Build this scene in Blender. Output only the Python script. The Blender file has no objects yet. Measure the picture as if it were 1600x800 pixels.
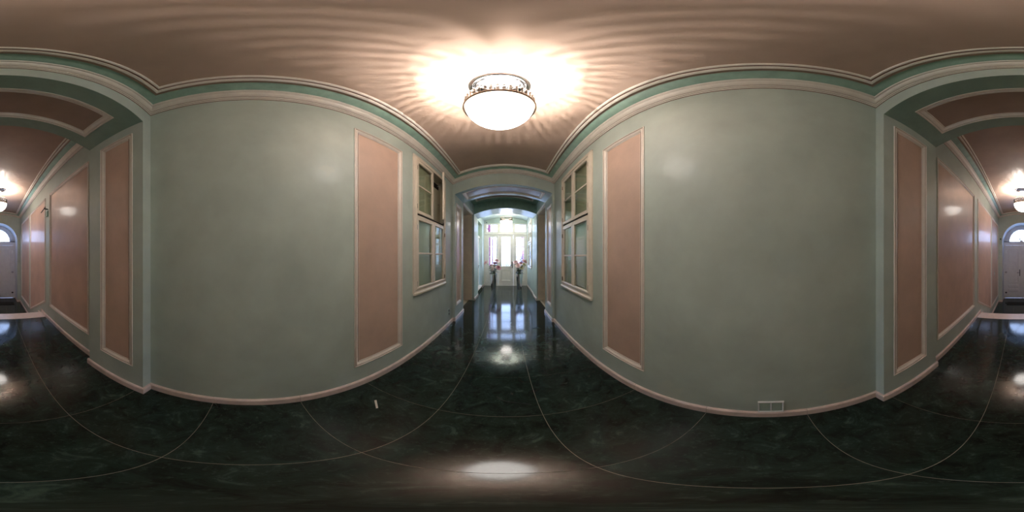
import bpy, bmesh, math, random
from mathutils import Vector, Matrix

random.seed(7)
SC = bpy.context.scene
COL = SC.collection
pi = math.pi

# ------------------------------------------------------------------ camera
cd = bpy.data.cameras.new('camera')
cd.type = 'PANO'
try:
    cd.panorama_type = 'EQUIRECTANGULAR'
except Exception:
    cd.cycles.panorama_type = 'EQUIRECTANGULAR'
cam = bpy.data.objects.new('camera', cd)
COL.objects.link(cam)
cam.location = (0, 0, 1.5)
cam.rotation_euler = (pi / 2, 0, math.radians(-1.6875))
SC.camera = cam

# ------------------------------------------------------------------ sky
SKY = 7.5            # overcast daylight
w = bpy.data.worlds.new('world')
SC.world = w
w.use_nodes = True
bg = w.node_tree.nodes['Background']
bg.inputs[0].default_value = (0.47, 0.61, 1.0, 1)
bg.inputs[1].default_value = SKY

# ------------------------------------------------------------------ lamps (used by the lamp builder) and exposure
BULB_W = 25.0         # each of three bulbs in a lamp
BOWL_E = 12.5         # glow of the opal bowl
WARM = (1.0, 0.92, 0.84)
SC.view_settings.view_transform = 'Standard'
SC.view_settings.look = 'None'
SC.view_settings.exposure = 0.52
SC.view_settings.gamma = 1.0
SC.view_settings.use_curve_mapping = False
SC.cycles.use_denoising = True
SC.cycles.max_bounces = 12
SC.cycles.diffuse_bounces = 8
SC.cycles.transparent_max_bounces = 24
SC.cycles.sample_clamp_indirect = 6.0
SC.cycles.caustics_reflective = False
SC.cycles.caustics_refractive = False

# ------------------------------------------------------------------ materials
def srgb(r, g, b):
    f = lambda c: (c / 255 / 12.92) if c <= 10 else (((c / 255) + 0.055) / 1.055) ** 2.4
    return (f(r), f(g), f(b), 1)

def newmat(name):
    m = bpy.data.materials.new(name)
    m.use_nodes = True
    nt = m.node_tree
    return m, nt, nt.nodes, nt.links, nt.nodes['Principled BSDF']

def mat(name, col, rough=0.5, metal=0.0, var=0.06, scale=6.0, bump=0.0, bscale=40.0, coat=0.0, coat_r=0.12,
        spec=0.5, patches=None, detail=5.0):
    """painted / plastered surface with a soft mottling and fine relief"""
    m, nt, N, L, P = newmat(name)
    tc = N.new('ShaderNodeTexCoord')
    nz = N.new('ShaderNodeTexNoise'); nz.inputs['Scale'].default_value = scale
    nz.inputs['Detail'].default_value = detail; nz.inputs['Roughness'].default_value = 0.6
    L.new(tc.outputs['Object'], nz.inputs['Vector'])
    r = N.new('ShaderNodeValToRGB')
    a = [max(0, c * (1 - var * 2)) for c in col[:3]] + [1]
    b = [min(1, c * (1 + var * 2)) for c in col[:3]] + [1]
    r.color_ramp.elements[0].color = a; r.color_ramp.elements[0].position = 0.3
    r.color_ramp.elements[1].color = b; r.color_ramp.elements[1].position = 0.7
    L.new(nz.outputs['Fac'], r.inputs['Fac'])
    colout = r.outputs['Color']
    if patches:
        for (px, py, pz, rad, pc) in patches:
            d = N.new('ShaderNodeVectorMath'); d.operation = 'DISTANCE'
            d.inputs[1].default_value = (px, py, pz)
            L.new(tc.outputs['Object'], d.inputs[0])
            n2 = N.new('ShaderNodeTexNoise'); n2.inputs['Scale'].default_value = 14
            n2.inputs['Detail'].default_value = 6
            L.new(tc.outputs['Object'], n2.inputs['Vector'])
            ma = N.new('ShaderNodeMath'); ma.operation = 'MULTIPLY_ADD'
            ma.inputs[1].default_value = rad * 2.2
            L.new(n2.outputs['Fac'], ma.inputs[0]); L.new(d.outputs['Value'], ma.inputs[2])
            mr = N.new('ShaderNodeMapRange'); mr.inputs['From Min'].default_value = rad * 1.55
            mr.inputs['From Max'].default_value = rad * 1.9
            mr.inputs['To Min'].default_value = 0.55; mr.inputs['To Max'].default_value = 0
            L.new(ma.outputs[0], mr.inputs['Value'])
            mx = N.new('ShaderNodeMix'); mx.data_type = 'RGBA'
            L.new(mr.outputs[0], mx.inputs['Factor'])
            L.new(colout, mx.inputs[6]); mx.inputs[7].default_value = pc
            colout = mx.outputs[2]
    L.new(colout, P.inputs['Base Color'])
    P.inputs['Roughness'].default_value = rough
    P.inputs['Metallic'].default_value = metal
    P.inputs['Specular IOR Level'].default_value = spec
    P.inputs['Coat Weight'].default_value = coat
    P.inputs['Coat Roughness'].default_value = coat_r
    if bump > 0:
        n3 = N.new('ShaderNodeTexNoise'); n3.inputs['Scale'].default_value = bscale
        n3.inputs['Detail'].default_value = 4
        L.new(tc.outputs['Object'], n3.inputs['Vector'])
        bp = N.new('ShaderNodeBump'); bp.inputs['Strength'].default_value = bump
        bp.inputs['Distance'].default_value = 0.01
        L.new(n3.outputs['Fac'], bp.inputs['Height'])
        L.new(bp.outputs['Normal'], P.inputs['Normal'])
        if coat > 0:
            L.new(bp.outputs['Normal'], P.inputs['Coat Normal'])
    return m

def marble_dark():
    m, nt, N, L, P = newmat('dark_green_marble')
    tc = N.new('ShaderNodeTexCoord'); oi = N.new('ShaderNodeObjectInfo')
    cx = N.new('ShaderNodeCombineXYZ')
    mu = N.new('ShaderNodeMath'); mu.operation = 'MULTIPLY'; mu.inputs[1].default_value = 37
    L.new(oi.outputs['Random'], mu.inputs[0]); L.new(mu.outputs[0], cx.inputs[2])
    ad = N.new('ShaderNodeVectorMath'); ad.operation = 'ADD'
    L.new(tc.outputs['Object'], ad.inputs[0]); L.new(cx.outputs[0], ad.inputs[1])
    n1 = N.new('ShaderNodeTexNoise'); n1.inputs['Scale'].default_value = 7.0; n1.inputs['Detail'].default_value = 9
    n1.inputs['Roughness'].default_value = 0.68; n1.inputs['Distortion'].default_value = 0.9
    L.new(ad.outputs[0], n1.inputs['Vector'])
    r1 = N.new('ShaderNodeValToRGB')
    e = r1.color_ramp.elements
    e[0].position = 0.38; e[0].color = srgb(24, 30, 27)
    e[1].position = 0.58; e[1].color = srgb(38, 52, 46)
    e2 = r1.color_ramp.elements.new(0.70); e2.color = srgb(66, 86, 76)
    L.new(n1.outputs['Fac'], r1.inputs['Fac'])
    n2 = N.new('ShaderNodeTexNoise'); n2.inputs['Scale'].default_value = 34; n2.inputs['Detail'].default_value = 6
    n2.inputs['Roughness'].default_value = 0.7
    L.new(ad.outputs[0], n2.inputs['Vector'])
    r2 = N.new('ShaderNodeValToRGB'); r2.color_ramp.elements[0].position = 0.56; r2.color_ramp.elements[1].position = 0.72
    L.new(n2.outputs['Fac'], r2.inputs['Fac'])
    mx = N.new('ShaderNodeMix'); mx.data_type = 'RGBA'
    m3 = N.new('ShaderNodeMath'); m3.operation = 'MULTIPLY'; m3.inputs[1].default_value = 0.35
    L.new(r2.outputs['Color'], m3.inputs[0]); L.new(m3.outputs[0], mx.inputs['Factor'])
    L.new(r1.outputs['Color'], mx.inputs[6]); mx.inputs[7].default_value = srgb(84, 104, 92)
    L.new(mx.outputs[2], P.inputs['Base Color'])
    mr = N.new('ShaderNodeMapRange'); mr.inputs['To Min'].default_value = 0.08; mr.inputs['To Max'].default_value = 0.12
    L.new(n1.outputs['Fac'], mr.inputs['Value']); L.new(mr.outputs[0], P.inputs['Roughness'])
    P.inputs['Specular IOR Level'].default_value = 0.36
    bp = N.new('ShaderNodeBump'); bp.inputs['Strength'].default_value = 0.015; bp.inputs['Distance'].default_value = 0.01
    n4 = N.new('ShaderNodeTexNoise'); n4.inputs['Scale'].default_value = 9
    L.new(ad.outputs[0], n4.inputs['Vector']); L.new(n4.outputs['Fac'], bp.inputs['Height'])
    L.new(bp.outputs['Normal'], P.inputs['Normal'])
    return m

def glass_mat(name, tint, ior=1.5, rough=0.0, refl=1.0):
    m, nt, N, L, P = newmat(name)
    N.remove(P)
    out = N['Material Output']
    tr = N.new('ShaderNodeBsdfTransparent'); tr.inputs[0].default_value = tint
    gl = N.new('ShaderNodeBsdfGlossy'); gl.inputs['Roughness'].default_value = rough
    # thin pane: reflection grows towards grazing view, same from both sides
    lw = N.new('ShaderNodeLayerWeight'); lw.inputs[0].default_value = 0.5
    pw = N.new('ShaderNodeMath'); pw.operation = 'POWER'; pw.inputs[1].default_value = 4.0
    L.new(lw.outputs['Facing'], pw.inputs[0])
    mu = N.new('ShaderNodeMath'); mu.operation = 'MULTIPLY_ADD'; mu.use_clamp = True
    mu.inputs[1].default_value = 0.9 * refl; mu.inputs[2].default_value = 0.035 * refl
    L.new(pw.outputs[0], mu.inputs[0])
    ms = N.new('ShaderNodeMixShader')
    L.new(mu.outputs[0], ms.inputs[0]); L.new(tr.outputs[0], ms.inputs[1]); L.new(gl.outputs[0], ms.inputs[2])
    L.new(ms.outputs[0], out.inputs[0])
    return m

def emit_mat(name, col, strength):
    m, nt, N, L, P = newmat(name)
    P.inputs['Base Color'].default_value = (0.9, 0.88, 0.84, 1)
    P.inputs['Roughness'].default_value = 0.15
    P.inputs['Emission Color'].default_value = col
    P.inputs['Emission Strength'].default_value = strength
    return m

PALE = srgb(196, 204, 192)
M = {}
M['mint'] = mat('mint_polished_plaster', srgb(187, 200, 192), 0.52, var=0.05, scale=2.2, bump=0.05, bscale=7, coat=0.10, coat_r=0.10)
M['mint_left'] = mat('mint_polished_plaster_worn', srgb(187, 200, 192), 0.52, var=0.05, scale=2.2, bump=0.05, bscale=7, coat=0.10, coat_r=0.10,
                     patches=[(-1.175, 0.585, 2.27, 0.09, PALE)])
M['mint_right'] = mat('mint_polished_plaster_damp', srgb(187, 200, 192), 0.52, var=0.05, scale=2.2, bump=0.05, bscale=7, coat=0.10, coat_r=0.10,
                      patches=[(1.008, -0.50, 0.24, 0.15, PALE), (1.008, 0.64, 0.22, 0.16, PALE)])
M['mint_soffit'] = mat('deep_mint_polished_soffit', srgb(144, 170, 156), 0.4, var=0.06, scale=5, bump=0.04, bscale=9, coat=0.5, coat_r=0.12)
M['pink_soffit'] = mat('brown_pink_polished_soffit', srgb(172, 148, 134), 0.42, var=0.05, scale=3, bump=0.05, bscale=9, coat=0.5, coat_r=0.12)
M['mint_deep'] = mat('deep_mint_paint', srgb(148, 178, 162), 0.42, var=0.08, scale=9, bump=0.05, bscale=20, coat=0.15, coat_r=0.2)
M['pink'] = mat('pink_polished_plaster', srgb(204, 175, 158), 0.48, var=0.05, scale=2.6, bump=0.10, bscale=16, coat=0.2, coat_r=0.13)
M['pink_ceiling'] = mat('brown_pink_ceiling_plaster', srgb(174, 150, 135), 0.5, var=0.05, scale=2.0, bump=0.06, bscale=8, coat=0.1, coat_r=0.3)
M['cream'] = mat('cream_pink_moulding_paint', srgb(234, 226, 216), 0.4, var=0.03, scale=9)
M['cream_wood'] = mat('cream_window_paint', srgb(226, 215, 198), 0.36, var=0.04, scale=7, bump=0.03, bscale=30)
M['door_cream'] = mat('cream_door_paint', srgb(238, 231, 222), 0.35, var=0.03, scale=5)
M['door_grey'] = mat('grey_white_door_paint', srgb(214, 214, 216), 0.4, var=0.03, scale=5)
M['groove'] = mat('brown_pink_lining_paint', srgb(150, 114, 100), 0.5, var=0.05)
M['reveal'] = mat('daylight_blue_gloss_reveal', srgb(202, 218, 234), 0.35, var=0.03, scale=4, coat=0.5, coat_r=0.1)  # gloss lining with the blue of the daylight put into its colour
M['base'] = mat('pink_white_marble', srgb(224, 206, 200), 0.25, var=0.07, scale=8)
M['step'] = mat('pale_marble', srgb(226, 212, 206), 0.3, var=0.05, scale=8)
M['stone'] = mat('beige_sill_stone', srgb(186, 170, 146), 0.45, var=0.05, scale=8)
M['jamb'] = mat('beige_jamb_paint', srgb(230, 216, 196), 0.45, var=0.04, scale=6)
M['grout'] = mat('pale_grout', srgb(176, 168, 150), 0.8, var=0.1, scale=30)
M['marble'] = marble_dark()
M['chrome'] = mat('polished_chrome', srgb(226, 226, 230), 0.07, 1.0, var=0.02)
M['bronze'] = mat('satin_nickel_rim', srgb(150, 132, 118), 0.25, 1.0, var=0.03)
M['ring'] = mat('aged_grey_metal', srgb(104, 94, 88), 0.5, 0.6, var=0.04)
M['black'] = mat('black_metal', srgb(30, 30, 34), 0.4, 0.3, var=0.1)
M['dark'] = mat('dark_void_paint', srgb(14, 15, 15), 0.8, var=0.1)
M['dark_green'] = mat('dark_green_door_paint', srgb(58, 68, 60), 0.4, var=0.06)
M['board'] = mat('beige_cupboard_board', srgb(178, 170, 154), 0.5, var=0.05, scale=4)
M['board_green'] = mat('grey_green_cupboard_lining', srgb(216, 213, 198), 0.6, var=0.05, scale=4)
M['white'] = mat('white_plastic', srgb(226, 228, 228), 0.35, var=0.02)
M['socket'] = mat('mint_painted_plastic', srgb(176, 196, 186), 0.4, var=0.03)
M['mat'] = mat('black_coir_mat', srgb(20, 18, 17), 0.95, var=0.2, scale=120, bump=0.6, bscale=300)
M['glass'] = glass_mat('clear_window_glass', (0.94, 0.97, 0.98, 1))
M['glass_in'] = glass_mat('old_cupboard_glass', (0.86, 0.9, 0.84, 1), 1.55, 0.02, 1.3)
M['crystal'] = glass_mat('cut_crystal', (0.38, 0.36, 0.34, 1), 1.7, 0.05, 1.0)
M['bowl'] = emit_mat('glowing_opal_glass', (1.0, 0.93, 0.86, 1), BOWL_E)
M['bowl_end'] = emit_mat('dimmer_opal_glass', (1.0, 0.94, 0.88, 1), BOWL_E * 0.85)
M['bulb'] = glass_mat('clear_bulb_glass', (0.98, 0.98, 0.98, 1))
M['rose'] = mat('pale_pink_petal', srgb(236, 204, 202), 0.6, var=0.1, scale=25)
M['rose_deep'] = mat('deep_pink_petal', srgb(196, 132, 142), 0.6, var=0.12, scale=25)
M['rose_white'] = mat('blush_white_petal', srgb(236, 218, 208), 0.6, var=0.06, scale=25)
M['rose_cream'] = mat('greenish_cream_petal', srgb(214, 206, 164), 0.6, var=0.08, scale=25)
M['leaf'] = mat('dark_green_leaf', srgb(50, 80, 48), 0.45, var=0.25, scale=18)
M['stem'] = mat('green_stem', srgb(52, 74, 40), 0.5, var=0.15, scale=18)
M['twig'] = mat('grey_green_spray', srgb(112, 124, 122), 0.6, var=0.15, scale=18)
M['scrap'] = mat('white_paper', srgb(220, 216, 206), 0.7, var=0.03)
M['cord'] = mat('black_thread', srgb(6, 7, 7), 0.6, var=0.05)
M['paving'] = mat('pale_paving', srgb(206, 204, 200), 0.9, var=0.08, scale=1.5)
M['render'] = mat('white_house_render', srgb(232, 232, 232), 0.9, var=0.04, scale=1.2)
M['mauve'] = mat('mauve_painted_timber', srgb(108, 44, 66), 0.6, var=0.06)
M['pinkwall'] = mat('pink_house_render', srgb(190, 120, 140), 0.85, var=0.05)
M['bush'] = mat('blue_green_foliage', srgb(26, 38, 54), 0.6, var=0.3, scale=9)
M['russet'] = mat('russet_foliage', srgb(150, 104, 92), 0.6, var=0.35, scale=9)
M['bark'] = mat('grey_bark', srgb(110, 100, 92), 0.9, var=0.2, scale=12)
M['pane_dark'] = mat('dark_house_glazing', srgb(150, 160, 172), 0.2, var=0.05)

# ------------------------------------------------------------------ mesh helpers
class MB:
    def __init__(s):
        s.v = []; s.f = []
    def add(s, vs, fs):
        o = len(s.v)
        s.v += [tuple(p) for p in vs]
        s.f += [tuple(i + o for i in f) for f in fs]
        return s
    def box(s, x0, x1, y0, y1, z0, z1, fn=None):
        x0, x1 = min(x0, x1), max(x0, x1); y0, y1 = min(y0, y1), max(y0, y1); z0, z1 = min(z0, z1), max(z0, z1)
        p = [(x0, y0, z0), (x1, y0, z0), (x1, y1, z0), (x0, y1, z0), (x0, y0, z1), (x1, y0, z1), (x1, y1, z1), (x0, y1, z1)]
        if fn: p = [fn(*q) for q in p]
        return s.add(p, [(0, 3, 2, 1), (4, 5, 6, 7), (0, 1, 5, 4), (1, 2, 6, 5), (2, 3, 7, 6), (3, 0, 4, 7)])
    def bbox(s, x0, x1, y0, y1, z0, z1, c, fn=None):
        """box with chamfered edges on every side"""
        bm = bmesh.new()
        bmesh.ops.create_cube(bm, size=1)
        for q in bm.verts:
            q.co = Vector(((x0 + x1) / 2 + q.co.x * abs(x1 - x0), (y0 + y1) / 2 + q.co.y * abs(y1 - y0), (z0 + z1) / 2 + q.co.z * abs(z1 - z0)))
        bmesh.ops.bevel(bm, geom=bm.edges[:], offset=c, segments=1, affect='EDGES', profile=0.5)
        bm.verts.index_update()
        vs = [tuple(q.co) for q in bm.verts]
        if fn: vs = [fn(*q) for q in vs]
        s.add(vs, [tuple(q.index for q in f.verts) for f in bm.faces])
        bm.free(); return s
    def lathe(s, prof, n=32, c=(0, 0, 0), close=False):
        k = len(prof); vs = []
        for i in range(n):
            a = 2 * pi * i / n
            for (r, z) in prof:
                vs.append((c[0] + r * math.cos(a), c[1] + r * math.sin(a), c[2] + z))
        fs = []
        m = k if close else k - 1
        for i in range(n):
            for j in range(m):
                a = i * k + j; b = i * k + (j + 1) % k
                a2 = ((i + 1) % n) * k + j; b2 = ((i + 1) % n) * k + (j + 1) % k
                fs.append((a, a2, b2, b))
        return s.add(vs, fs)
    def tube(s, pts, r, n=8, cap=True, taper=None):
        pts = [Vector(p) for p in pts]; vs = []
        for i, p in enumerate(pts):
            t = (pts[min(i + 1, len(pts) - 1)] - pts[max(i - 1, 0)]).normalized()
            u = t.cross(Vector((0, 0, 1)))
            if u.length < 0.05: u = t.cross(Vector((1, 0, 0)))
            u.normalize(); q = t.cross(u)
            rr = r if taper is None else r + (taper - r) * i / (len(pts) - 1)
            for k in range(n):
                a = 2 * pi * k / n
                vs.append(p + u * rr * math.cos(a) + q * rr * math.sin(a))
        fs = [(i * n + k, i * n + (k + 1) % n, (i + 1) * n + (k + 1) % n, (i + 1) * n + k) for i in range(len(pts) - 1) for k in range(n)]
        if cap:
            fs.append(tuple(range(n))[::-1]); fs.append(tuple((len(pts) - 1) * n + k for k in range(n)))
        return s.add(vs, fs)
    def prism(s, poly, a, b, fn):
        """polygon poly [(u,v)] extruded from w=a to w=b, mapped with fn(u,v,w)"""
        n = len(poly)
        vs = [fn(u, v, a) for u, v in poly] + [fn(u, v, b) for u, v in poly]
        fs = [tuple(range(n)), tuple(range(2 * n - 1, n - 1, -1))] + [(i, i + n, (i + 1) % n + n, (i + 1) % n) for i in range(n)]
        return s.add(vs, fs)
    def strip_solid(s, top, bot, a, b, fn):
        """solid between two polylines of equal count (u,v), extruded w=a..b"""
        n = len(top)
        for i in range(n - 1):
            s.prism([bot[i], bot[i + 1], top[i + 1], top[i]], a, b, fn)
        return s
    def build(s, name, material, parent=None, smooth=None):
        me = bpy.data.meshes.new(name)
        me.from_pydata(s.v, [], s.f)
        bm = bmesh.new(); bm.from_mesh(me)
        bmesh.ops.recalc_face_normals(bm, faces=bm.faces[:])
        bm.to_mesh(me); bm.free()
        me.materials.append(material)
        if smooth is not None:
            for p in me.polygons: p.use_smooth = True
            me.set_sharp_from_angle(angle=math.radians(smooth))
        me.update()
        o = bpy.data.objects.new(name, me)
        COL.objects.link(o)
        if parent: o.parent = parent
        return o

def empty(name, loc=(0, 0, 0), rz=0):
    o = bpy.data.objects.new(name, None); COL.objects.link(o)
    o.location = loc; o.rotation_euler = (0, 0, rz); o.empty_display_size = 0.1
    return o

def tag(o, label=None, cat=None, group=None, kind=None):
    if label: o['label'] = label
    if cat: o['category'] = cat
    if group: o['group'] = group
    if kind: o['kind'] = kind
    return o

def struct(o, label, cat):
    return tag(o, label, cat, None, 'structure')

def inset_poly(poly, d):
    """inset of a convex CCW polygon by d (negative = outwards)"""
    n = len(poly); out = []
    lines = []
    for i in range(n):
        p = Vector(poly[i]); q = Vector(poly[(i + 1) % n]); t = (q - p).normalized()
        nrm = Vector((-t.y, t.x)); lines.append((p + nrm * d, t))
    for i in range(n):
        p1, t1 = lines[i - 1]; p2, t2 = lines[i]
        den = t1.x * t2.y - t1.y * t2.x
        k = ((p2.x - p1.x) * t2.y - (p2.y - p1.y) * t2.x) / den
        out.append(p1 + t1 * k)
    return out

def subdiv(poly, n):
    out = []
    for i in range(len(poly)):
        a = poly[i]; b = poly[(i + 1) % len(poly)]
        for k in range(n): out.append(a + (b - a) * (k / n))
    return out

def moulding(poly, prof, fn, n=1):
    """closed moulding: prof = [(inset, height)], fn(u,v,w) -> xyz"""
    mb = MB(); rings = []
    for (d, h) in prof:
        rings.append([fn(p.x, p.y, h) for p in subdiv(inset_poly(poly, d), n)])
    m = len(rings[0]); vs = [p for r in rings for p in r]; fs = []
    for j in range(len(prof) - 1):
        for i in range(m):
            fs.append((j * m + i, j * m + (i + 1) % m, (j + 1) * m + (i + 1) % m, (j + 1) * m + i))
    return mb.add(vs, fs)

def quad_grid(poly, fn, w0, nu):
    """surface over a rectangle [u0..u1]x[v0..v1] with nu columns"""
    u0, v0, u1, v1 = poly; vs = []
    for i in range(nu + 1):
        u = u0 + (u1 - u0) * i / nu
        vs += [fn(u, v0, w0), fn(u, v1, w0)]
    return MB().add(vs, [(2 * i, 2 * i + 2, 2 * i + 3, 2 * i + 1) for i in range(nu)])

def arc(zs, rise, x0, x1):
    cx = (x0 + x1) / 2; hw = (x1 - x0) / 2; R = (hw * hw + rise * rise) / (2 * rise)
    return lambda x: zs + rise - R + math.sqrt(max(R * R - (x - cx) ** 2, 0))

REC = 0.018      # depth of the panel recesses
PANEL_PROF = [(-0.006, 0), (-0.005, 0.007), (0.004, 0.009), (0.008, 0.001), (0.012, 0.002), (0.022, 0.006), (0.032, 0.002), (0.042, -0.009), (0.046, -0.015), (0.050, -0.011), (0.057, -0.012), (0.060, -REC - 0.001)]
PG1 = [[(0.0075, 0.0022), (0.0125, 0.0032)], [(0.0455, -0.0135), (0.0505, -0.0098)]]
PG2 = [[(0.0125, 0.0052), (0.0185, 0.0062)], [(0.0495, 0.0058), (0.0550, 0.0048)]]
PROUD_PROF = [(0, 0), (0.001, 0.012), (0.010, 0.014), (0.013, 0.004), (0.018, 0.005), (0.026, 0.018), (0.036, 0.020), (0.046, 0.012), (0.050, 0.005), (0.062, 0.003)]

def flat_panel(wall, poly, fn, proud=False):
    """pink field with its moulding, both mapped with fn(u,v,w); recessed unless proud"""
    ins = [(p.x, p.y) for p in inset_poly(poly, 0.052)]
    if proud:
        f = MB().prism(ins, -0.004, 0.003, fn).build('wall_panel', M['pink'], wall)
        moulding(poly, PROUD_PROF, fn, 1).build('panel_moulding', M['cream'], f, 30)
    else:
        f = MB().prism(ins, -REC - 0.004, -REC + 0.002, fn).build('wall_panel', M['pink'], wall)
        moulding(poly, PANEL_PROF, fn, 1).build('panel_moulding', M['cream'], f, 30)
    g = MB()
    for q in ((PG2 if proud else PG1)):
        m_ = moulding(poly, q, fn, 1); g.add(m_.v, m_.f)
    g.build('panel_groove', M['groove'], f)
    return f

def on_x(X, sgn):     # wall plane x = X, room towards sgn
    return lambda u, v, w: (X + sgn * w, u, v)

def rect(u0, u1, v0, v1):
    return [(u0, v0), (u1, v0), (u1, v1), (u0, v1)]

def wall_boxes(mb, X, back, y0, y1, z0, z1, holes, recs=()):
    """wall slab with through holes and shallow panel recesses (y0,y1,z0,z1)"""
    sg = 1 if back > X else -1
    al = list(holes) + list(recs)
    ys = sorted({y0, y1, *[h[0] for h in al], *[h[1] for h in al]})
    zs = sorted({z0, z1, *[h[2] for h in al], *[h[3] for h in al]})
    for a, b in zip(ys, ys[1:]):
        for c, d in zip(zs, zs[1:]):
            my, mz = (a + b) / 2, (c + d) / 2
            if any(h[0] < my < h[1] and h[2] < mz < h[3] for h in holes): continue
            r_ = any(h[0] < my < h[1] and h[2] < mz < h[3] for h in recs)
            mb.box(X + sg * REC if r_ else X, back, a, b, c, d)
    return mb

# ------------------------------------------------------------------ plan
L0, R0 = -1.175, 1.008           # main hall walls
YR, YF = -0.835, 3.38            # its rear and front ends
PRL, PRR, YR2 = -1.066, 0.915, -1.63      # rear passage
PFL, PFR, YF2 = -1.125, 0.965, 4.07       # front passage
YB2, YB3 = 5.25, 5.95            # second front arch
L1, R1 = -1.185, 0.98            # rear hall
YE, YD = -7.65, -8.42            # rear end wall, rear door plane
YS = -3.66                       # head of the stairs
ZL = -0.72                       # lower floor
LV, RV, YV = -1.16, 1.0, 8.1     # vestibule
TOP = 3.95
Vmain = arc(3.17, 0.21, L0, R0)
Vrear = arc(3.31, 0.17, L1, R1)
Afront = arc(2.92, 0.18, PFL, PFR)
Arear = arc(2.97, 0.215, PRL, PRR)
Amid = arc(2.90, 0.19, -1.08, 0.965)
XJ = (-0.447, 0.222)             # long floor joints
YJ = [0.36 + 0.634 * k for k in range(-6, 13)]

# ------------------------------------------------------------------ floor and tiles
def tiles(parent, cols, ys, z):
    cache = {}
    for (x0, x1) in cols:
        for a, b in zip(ys, ys[1:]):
            wdt, dep = round(x1 - x0, 3), round(b - a, 3)
            if dep < 0.03: continue
            key = (wdt, dep)
            if key not in cache:
                g = 0.0012
                t = MB().bbox(-wdt / 2 + g, wdt / 2 - g, -dep / 2 + g, dep / 2 - g, -0.012, 0, 0.0008).build('tile', M['marble'], parent)
                cache[key] = t.data
            else:
                t = bpy.data.objects.new('tile', cache[key]); COL.objects.link(t); t.parent = parent
            t.location = ((x0 + x1) / 2, (a + b) / 2, z)

fl = MB().box(-1.7, 1.6, YS, 8.35, -0.3, -0.0025).build('floor', M['grout'])
struct(fl, 'polished dark green marble tiled floor of the corridor', 'floor')
ys = [YS] + [y for y in YJ if YS + 0.05 < y < YR] + [YR]
allys = sorted({YS, YV} | {y for y in YJ if YS + 0.1 < y < YV - 0.1})
tiles(fl, [(L1 - 0.02, XJ[0]), XJ, (XJ[1], R0 + 0.01)], allys, 0)
tiles(fl, [(-1.26, L1 - 0.02)], [4.07, 4.65, 5.25], 0)
tiles(fl, [(R0 + 0.01, 1.06)], [4.07, 4.65, 5.25], 0)
fl2 = MB().box(-1.4, 1.2, -9.2, -3.9, -1.0, ZL - 0.0025).build('floor', M['grout'])
struct(fl2, 'lower dark tiled floor at the foot of the stairs by the arched door', 'floor')
tiles(fl2, [(L1 - 0.01, XJ[0]), XJ, (XJ[1], R1 + 0.01)], [-8.7, -8.08, -7.45, -6.82, -6.19, -5.56, -5.18], ZL)

# stairs down to the rear door
st = empty('staircase', (0, -3.66, 0))
tag(st, 'flight of pale marble steps going down to the arched rear door', 'stairs')
RISE, NST = 0.144, 5
edges = [-3.66, -4.02, -4.31, -4.60, -4.89, -5.18]
for k in range(NST):
    z = -RISE * k
    mb = MB().bbox(L1 + 0.002, R1 - 0.002, edges[k + 1] - 0.02 + 3.66, edges[k] + 3.66, z - 0.035, z + (0.004 if k == 0 else 0), 0.004)
    mb.box(L1 + 0.002, R1 - 0.002, edges[k + 1] + 3.66, edges[k] + 3.66, z - RISE, z - 0.035)
    s_ = mb.build('step', M['step'], st)

# ------------------------------------------------------------------ main hall walls
LVIT = (1.86, 2.90, 1.02, 3.05)
RVIT = (1.80, 2.90, 1.00, 2.99)
PML, PMR = (0.866, 1.556, 0.315, 2.95), (0.905, 1.505, 0.345, 2.87)
wl = wall_boxes(MB(), L0, L0 - 0.40, YR, YF, 0, TOP, [LVIT], [PML]).box(L0 - 0.30, L0 - 0.40, LVIT[0], LVIT[1], LVIT[2], LVIT[3]).build('wall_left', M['mint_left'])
struct(wl, 'mint polished plaster wall on the left with pink panel and glazed cupboard window', 'wall')
wr = wall_boxes(MB(), R0, R0 + 0.40, YR, YF, 0, TOP, [RVIT], [PMR]).box(R0 + 0.30, R0 + 0.40, RVIT[0], RVIT[1], RVIT[2], RVIT[3]).build('wall_right', M['mint_right'])
struct(wr, 'mint polished plaster wall on the right with flaking patches near the floor', 'wall')
flat_panel(wl, rect(*PML), on_x(L0, 1))
flat_panel(wr, rect(*PMR), on_x(R0, -1))

def arch_block(name, x0, x1, pl, pr, ya, yb, A, material, label, recl=(), recr=(), srec=None, zb=0.0):
    """wall block with an arched passage between pl..pr; srec = soffit recess (x0,x1,y0,y1)"""
    mb = MB()
    wall_boxes(mb, pl, x0, ya, yb, zb, TOP, [], recl); wall_boxes(mb, pr, x1, ya, yb, zb, TOP, [], recr)
    n = 32
    xs = [pl + (pr - pl) * i / n for i in range(n + 1)]
    fn = lambda u, v, wv: (u, wv, v)
    if srec is None:
        mb.strip_solid([(x, TOP) for x in xs], [(x, A(x)) for x in xs], ya, yb, fn)
    else:
        sx0, sx1, sy0, sy1 = srec
        for (a_, b_) in ((ya, sy0), (sy1, yb)):
            mb.strip_solid([(x, TOP) for x in xs], [(x, A(x)) for x in xs], a_, b_, fn)
        for (p, q, e, k) in ((pl, sx0, 0, 5), (sx0, sx1, REC, 28), (sx1, pr, 0, 5)):
            xx = [p + (q - p) * i / k for i in range(k + 1)]
            mb.strip_solid([(x, TOP) for x in xx], [(x, A(x) + e) for x in xx], sy0, sy1, fn)
    o = mb.build(name, material)
    struct(o, label, 'wall')
    return o

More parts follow.
